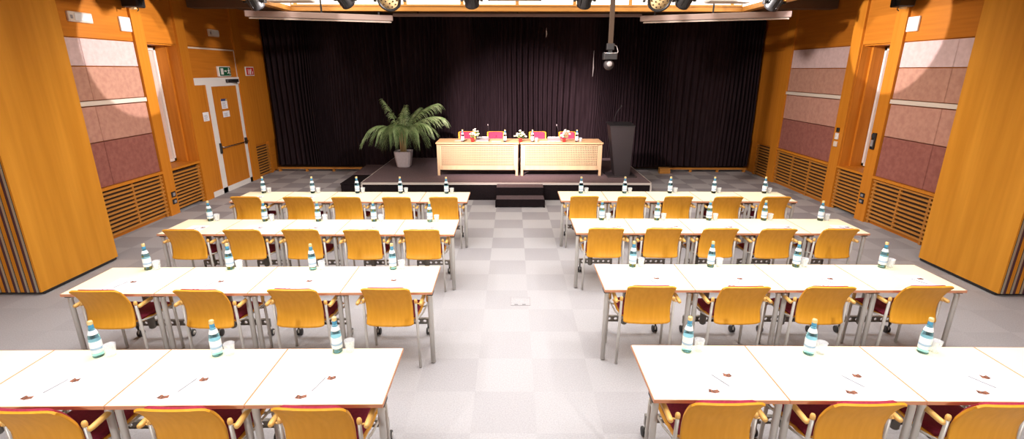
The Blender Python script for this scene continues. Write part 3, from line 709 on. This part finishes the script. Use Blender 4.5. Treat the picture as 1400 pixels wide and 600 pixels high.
# chairs behind the stage tables
for x, t_ in ((-1.06, 'red-cushioned chair behind the stage table, leftmost of four'), (-.385, 'red-cushioned chair on stage, second from the left'), (.60, 'red-cushioned chair on stage, third from the left'), (1.30, 'red-cushioned chair on stage, nearest the lectern')):
    dup(ch0, (x, 11.60, SZ), PI + math.radians(rr.uniform(-3, 3)), t_, 'chairs behind the stage tables')
PT = SZ + .73
for x, y, t_ in ((-1.082, 10.80, 'water bottle on the stage table, leftmost of four'), (-.155, 10.80, 'water bottle on stage left table, near its right end'), (.443, 10.79, 'water bottle on stage right table, near the middle flowers'), (1.416, 10.82, 'water bottle on the stage table, nearest the lectern')):
    dup(b0, (x, y, PT), 0, t_, 'water bottles on the stage tables')
for x, y, t_ in ((.53, 10.83, 'clear cup on stage right table beside the third bottle'), (1.50, 10.85, 'clear cup on stage right table beside the last bottle')):
    dup(c0, (x, y, PT), 0, t_, 'cups on the stage tables')
# flowers
def flowers(x, label, seed, lean):
    t = thing('flower_pot', label, 'flowers', (x, 10.80, PT), 0, 'flower pots on the stage tables'); r_ = random.Random(seed)
    MB().lathe([(0, 0), (.034, 0), (.042, .075), (.044, .08), (.038, .08), (.036, .07), (0, .068)], 14).build('pot', 'redpot', t)
    pe = MB(); gr = MB(); stm = MB()
    for k in range(20):
        a = r_.uniform(0, 2*PI); rad = r_.uniform(.01, .13); h = .10 + .17*(1-rad/.16)*r_.uniform(.5, 1.1) + (.05 if math.cos(a)*lean > .5 else 0)
        c_ = Vector((rad*math.cos(a)+lean*.03, rad*math.sin(a)*.7, h))
        stm.tube([(0, 0, .06), (c_.x*.5, c_.y*.5, c_.z*.6+.03), tuple(c_)], .0018, 5)
        for p in range(5):
            b_ = 2*PI*p/5 + r_.random(); pe.sphere(c_ + Vector((.013*math.cos(b_), .010*math.sin(b_), .006*math.sin(b_*2))), .0125, 5, (1, .8, .7))
    for k in range(12):
        a = r_.uniform(0, 2*PI); rad = r_.uniform(.03, .12); z = r_.uniform(.09, .2); gr.sphere((rad*math.cos(a)+lean*.02, rad*math.sin(a)*.7, z), .02, 5, (1.3, .7, .35))
    stm.build('stems', 'green', t); pe.build('blossoms', 'petal', t); gr.build('leaves', 'green', t)
flowers(-.866, 'cream flowers in a red pot on the left stage table', 1, .6)
flowers(.181, 'cream flowers in a red pot where the two stage tables meet', 2, 0)
flowers(1.135, 'cream flowers in a red pot nearest the lectern', 3, .8)
def console(x, label, mx, lean):
    t = thing('conference_microphone', label, 'microphone', (x, 10.98, PT), 0, 'microphone units on the stage tables')
    q = MB(); q.add([(-.14,-.12,0),(.14,-.12,0),(.14,.12,0),(-.14,.12,0),(-.14,-.12,.02),(.14,-.12,.02),(.14,.12,.06),(-.14,.12,.06)], [(0,3,2,1),(4,5,6,7),(0,1,5,4),(1,2,6,5),(2,3,7,6),(3,0,4,7)]); q.build('console', 'grey', t)
    g_ = MB().tube([(mx, .10, .055), (mx+.005*lean, .10, .14), (mx-.02*lean, .08, .24), (mx-.06*lean, .05, .33)], .004, 6).build('gooseneck', 'black', t)
    MB().sphere((mx-.064*lean, .048, .34), .012, 8, (1, 1, 1.5)).build('microphone_head', 'grey', g_)
    MB().box(-.13, .13, .105, .115, .06, .075).build('rim', 'white', t)
console(-.66, 'grey microphone console on the left stage table', .13, .1)
console(.93, 'grey microphone console on the right stage table', .12, 1)
for x, r_, t_ in ((-1.17, .05, 'sheet of paper at the left end of the stage table'), (-.35, -.1, 'sheet of paper in front of the second stage chair'), (.70, .08, 'sheet of paper beside the right microphone console')):
    tag(MB().box(-.105, .105, -.08, .08, 0, .002).build('paper_sheet', 'cream', None, (x, 10.86 if x != -1.17 else 10.98, PT), (0, 0, r_)), t_, 'paper', 'papers on the stage tables')

# floor box
t = thing('floor_box', 'flush square floor socket lid in the centre aisle', 'floor box', (.10, 5.26, 0))
MB().box(-.115, .115, -.11, .11, .0005, .003).build('rim', 'grey', t)
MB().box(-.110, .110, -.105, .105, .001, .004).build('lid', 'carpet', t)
q = MB(); q.box(-.07, -.03, -.095, -.083, .004, .005); q.box(.02, .06, -.095, -.083, .004, .005); q.build('finger_slot', 'black', t)

# ------------------------------------------------------------------ ceiling fittings
def screen(x0, y0, x1, y1, z, label, th=.10, lip=True, name='projection_screen'):
    v = Vector((x1-x0, y1-y0, 0)); L_ = v.length; a = math.atan2(v.y, v.x)
    t = thing(name, label, 'projection screen', ((x0+x1)/2, (y0+y1)/2, z), a)
    MB().bbox(-L_/2, L_/2, -.055, .055, 0, th, .012).build('housing', 'screen', t)
    if lip: MB().bbox(-L_/2+.06, L_/2-.03, -.02, .02, -.032, -.012, .005).build('bottom_bar', 'cream', t); MB().box(-L_/2+.08, L_/2-.05, -.002, .002, -.014, .004).build('screen_cloth', 'white', t)
    for k in (-.4, 0, .4): MB().box(k*L_-.015, k*L_+.015, -.015, .015, th-.001, CH-z-.0).build('hanger', 'black', t)
screen(-4.72, 9.35, -2.30, 10.17, 3.50, 'rolled-up projection screen case at the left of the curtain top')
screen(2.46, 10.17, 4.90, 9.30, 3.50, 'rolled-up projection screen case at the right of the curtain top')
screen(-2.47, 11.0, 2.68, 11.0, 3.665, 'thin white screen rail across the middle above the curtain', .055, False, 'screen_rail')
def spot(x, y, z, tx, ty, tz, label, big, led):
    t = thing('stage_spotlight', label, 'spotlight', (x, y, z), 0, 'stage spotlights under the ceiling recess')
    d_ = Vector((tx-x, ty-y, tz-z)).normalized(); Q = d_.to_track_quat('Z', 'X').to_matrix().to_4x4()
    R_ = .19 if big else .115; L_ = .20 if big else .26
    q = MB(); q.lathe([(0, -L_*.6), (R_*.6, -L_*.6), (R_*.85, -L_*.4), (R_*.9, 0), (R_, L_*.25), (R_, L_*.4), (R_*.86, L_*.4), (R_*.84, L_*.3), (0, L_*.3)], 24, Q)
    for k in range(8):
        a = 2*PI*k/8; T_ = Q @ Matrix.Rotation(a, 4, 'Z'); q.box(R_*.85, R_*1.04, -.012, .012, -L_*.5, L_*.2, T_)
    bd = q.build('housing', 'black', t)
    q = MB(); q.lathe([(0, L_*.301), (R_*.8, L_*.301), (R_*.8, L_*.31), (0, L_*.312)], 24, Q); q.build('lens', 'grey' if not led else 'led', bd)
    if led:
        q = MB()
        for rr_, k in ((0, 1), (.35, 6), (.65, 11)):
            for i in range(k): a = 2*PI*i/k; q.sphere(Q @ Vector((rr_*R_*math.cos(a), rr_*R_*math.sin(a), L_*.32)), R_*.07, 6)
        q.build('led_ring', 'pole', bd)
    q = MB()
    for s in (-1, 1): q.bbox(s*(R_+.045)-.02, s*(R_+.045)+.02, -.035, .035, -.06 if big else -.03, .20, .008)
    q.bbox(-R_-.065, R_+.065, -.03, .03, .20, .225, .008); q.tube([(0, 0, .22), (0, 0, 4.38-z)], .014, 8); q.tube([(-R_-.05, 0, 0), (-R_+.01, 0, 0)], .02, 8); q.tube([(R_-.01, 0, 0), (R_+.05, 0, 0)], .02, 8)
    q.build('yoke', 'black', t)
spot(-1.95, 8.5, 3.70, -1.9, 4.6, 1.6, 'round LED spotlight facing the seats, left one above the stage edge', True, True)
spot(2.33, 8.5, 3.70, 2.2, 4.6, 1.6, 'round LED spotlight facing the seats, right one above the stage edge', True, True)
spot(-2.66, 8.5, 3.68, -1.4, 11.8, .6, 'slim black spotlight left of the left round LED spotlight', False, False)
spot(-.65, 8.5, 3.68, -.5, 11.6, .6, 'slim black spotlight above centre left of the curtain', False, False)
spot(1.15, 8.5, 3.68, 1.0, 11.6, .6, 'slim black spotlight left of the ceiling pole', False, False)
spot(2.74, 8.5, 3.68, 2.0, 11.8, .6, 'slim black spotlight right of the right round LED spotlight', False, False)
spot(-4.15, 8.6, 3.66, -3.4, 11.2, .3, 'black spotlight at the far left corner of the lit recess', False, False)
spot(4.22, 8.6, 3.66, 3.4, 11.2, .3, 'black spotlight at the far right corner of the lit recess', False, False)
for sd, y, t_ in ((-1, 8.62, 'black wall spotlight above the square speaker on the left'), (1, 8.38, 'black wall spotlight above the square speaker on the right')):
    t = thing('wall_spotlight', t_, 'spotlight', (sd*(XW-.20), y, 3.62), 0)
    MB().bbox(-.14, .14, -.10, .10, -.06, .09, .025).build('housing', 'black', t)
    MB().lathe([(.05, 0), (.055, .02), (.05, .03), (0, .03)], 14, Matrix.Translation((0, -.03, -.088))).build('lens', 'led', t)
    q = MB(); q.bbox(-.16, -.14, -.02, .02, -.03, .20, .005); q.bbox(.14, .16, -.02, .02, -.03, .20, .005); q.box(-.16, .16, -.02, .02, .20, .215); q.tube([(0, 0, .21), (0, 0, CH-3.62)], .012, 8)
    q.tube([(-sd*.10, -.06, -.065), (-sd*.12, -.07, -.10), (-sd*.09, -.07, -.12)], .008, 6); q.build('yoke', 'black', t)
# flat ceiling lamps inside the recess
for x0, x1, t_ in ((-4.12, -3.36, 'pale flat lamp housing at the far left of the lit recess'), (3.28, 4.02, 'pale flat lamp housing at the far right of the lit recess'), (-.42, .50, 'brown flat lamp housing at the centre of the lit recess')):
    t = thing('recess_lamp', t_, 'ceiling lamp', ((x0+x1)/2, 9.0, 3.70 if 'brown' not in t_ else 3.735)); l = (x1-x0)/2
    MB().bbox(-l, l, -.15, .15, 0, .05, .012).build('housing', 'pole' if 'brown' in t_ else 'white', t)
    MB().box(-l+.04, l-.04, -.12, .12, -.006, .0).build('diffuser', 'cream', t)
    q = MB(); q.box(-l*.6-.01, -l*.6+.01, -.01, .01, .05, .64); q.box(l*.6-.01, l*.6+.01, -.01, .01, .05, .64); q.build('hanger', 'steel_d', t)
# camera / projector drop pole
t = thing('ceiling_pole', 'brown drop pole with dome camera hanging in front of the curtain', 'ceiling camera', (1.60, 8.5, 4.38))
MB().box(-.034, .034, -.034, .034, -1.36, 0).build('pole', 'pole', t)
q = MB(); q.bbox(-.06, .06, -.05, .05, -1.46, -1.36, .01); q.bbox(-.11, .11, -.09, .09, -1.61, -1.50, .012); q.box(-.03, .03, -.03, .03, -1.52, -1.40)
cm = q.build('camera_body', 'black', t)
MB().box(-.105, .105, -.093, -.089, -1.515, -1.505).build('trim_strip', 'chrome', cm)
MB().sphere((-.01, 0, -1.69), .085, 14).build('dome', 'lectern', t)
MB().lathe([(.04, -.005), (.045, .0), (.03, .008), (0, .01)], 16, Matrix.Translation((-.01, -.082, -1.68)) @ Matrix.Rotation(PI/2, 4, 'X')).build('lens', 'grey', t)
MB().tube([(.03, 0, -1.37), (.10, 0, -1.40), (.13, 0, -1.48), (.105, 0, -1.56)], .007, 6).build('cable', 'grey', t)

# ------------------------------------------------------------------ lights
def area(loc, sx, sy, e, col=(1, .95, .88), rot=(0, 0, 0), spread=None):
    l = bpy.data.lights.new('area_light', 'AREA'); l.shape = 'RECTANGLE'; l.size = sx; l.size_y = sy; l.energy = e; l.color = col
    if spread: l.spread = math.radians(spread)
    o = bpy.data.objects.new('area_light', l); C.objects.link(o); o.location = loc; o.rotation_euler = rot
def slight(loc, tgt, e, ang, blend=.3, r=.05, col=(1, .93, .86)):
    l = bpy.data.lights.new('spot_light', 'SPOT'); l.energy = e; l.spot_size = math.radians(ang); l.spot_blend = blend; l.shadow_soft_size = r; l.color = col
    o = bpy.data.objects.new('spot_light', l); C.objects.link(o); o.location = loc
    o.rotation_euler = (Vector(tgt)-Vector(loc)).to_track_quat('-Z', 'Y').to_euler()
area((0, 4.2, 4.30), 6.4, 5.6, 225, (.96, .97, 1), spread=140)
area((0, 9.2, 4.32), 8.0, .25, 24, (1, .86, .68), rot=(math.radians(50), 0, 0))
for x, y in ((-3.0, 2.6), (3.0, 2.6), (-2.8, 5.4), (0, 6.2), (2.8, 5.4)):
    slight((x, y, 4.05), (x*1.02, y+.2, 0), 125 if x else 12, 110, 1, .10, (.95, .97, 1))
# unseen fill spots added behind the camera to brighten the chair backs
slight((-2.8, -2.0, 3.7), (-2.8, 3.6, .6), 620, 72, 1, .08, (1, .97, .94))
slight((2.8, -2.0, 3.7), (2.8, 3.6, .6), 620, 72, 1, .08, (1, .97, .94))
# unseen wash spots added to lift the far side walls
slight((-.6, 6.6, 4.0), (6.33, 10.2, 1.5), 1350, 66, 1, .10, (1, .88, .82))
slight((.6, 6.6, 4.0), (-6.33, 10.2, 1.5), 1350, 66, 1, .10, (1, .88, .82))
# stage washes
slight((-1.8, 6.2, 3.95), (.0, 11.9, 1.15), 4600, 42, .9, .05, (1, .80, .82))
slight((-.5, 6.2, 3.95), (1.2, 11.9, 1.15), 2600, 40, .9, .05, (1, .80, .82))
# pools of light on the side walls
slight((3.0, 8.75, 3.55), (6.33, 8.72, 3.28), 560, 35, .06, .03, (1, .93, .92))
slight((-3.0, 8.75, 3.55), (-6.33, 8.70, 2.95), 560, 35, .06, .03, (1, .93, .92))
w = bpy.data.worlds.new('World'); bpy.context.scene.world = w; w.use_nodes = True
w.node_tree.nodes['Background'].inputs[0].default_value = (.02, .02, .02, 1)

# ------------------------------------------------------------------ camera
cd = bpy.data.cameras.new('camera'); cam = bpy.data.objects.new('camera', cd); C.objects.link(cam)
cd.sensor_width = 36; cd.sensor_fit = 'HORIZONTAL'; cd.lens = 672.6*36/1400; cd.clip_start = .05; cd.clip_end = 60
cam.matrix_world = Matrix.Translation((0, 0, 2.601)) @ Matrix.Rotation(math.radians(90-16.876), 4, 'X') @ Matrix.Rotation(math.radians(.1), 4, 'Z')
S = bpy.context.scene; S.camera = cam
S.view_settings.view_transform = 'Standard'; S.view_settings.look = 'None'; S.view_settings.exposure = 0; S.view_settings.gamma = 1; S.view_settings.use_curve_mapping = False
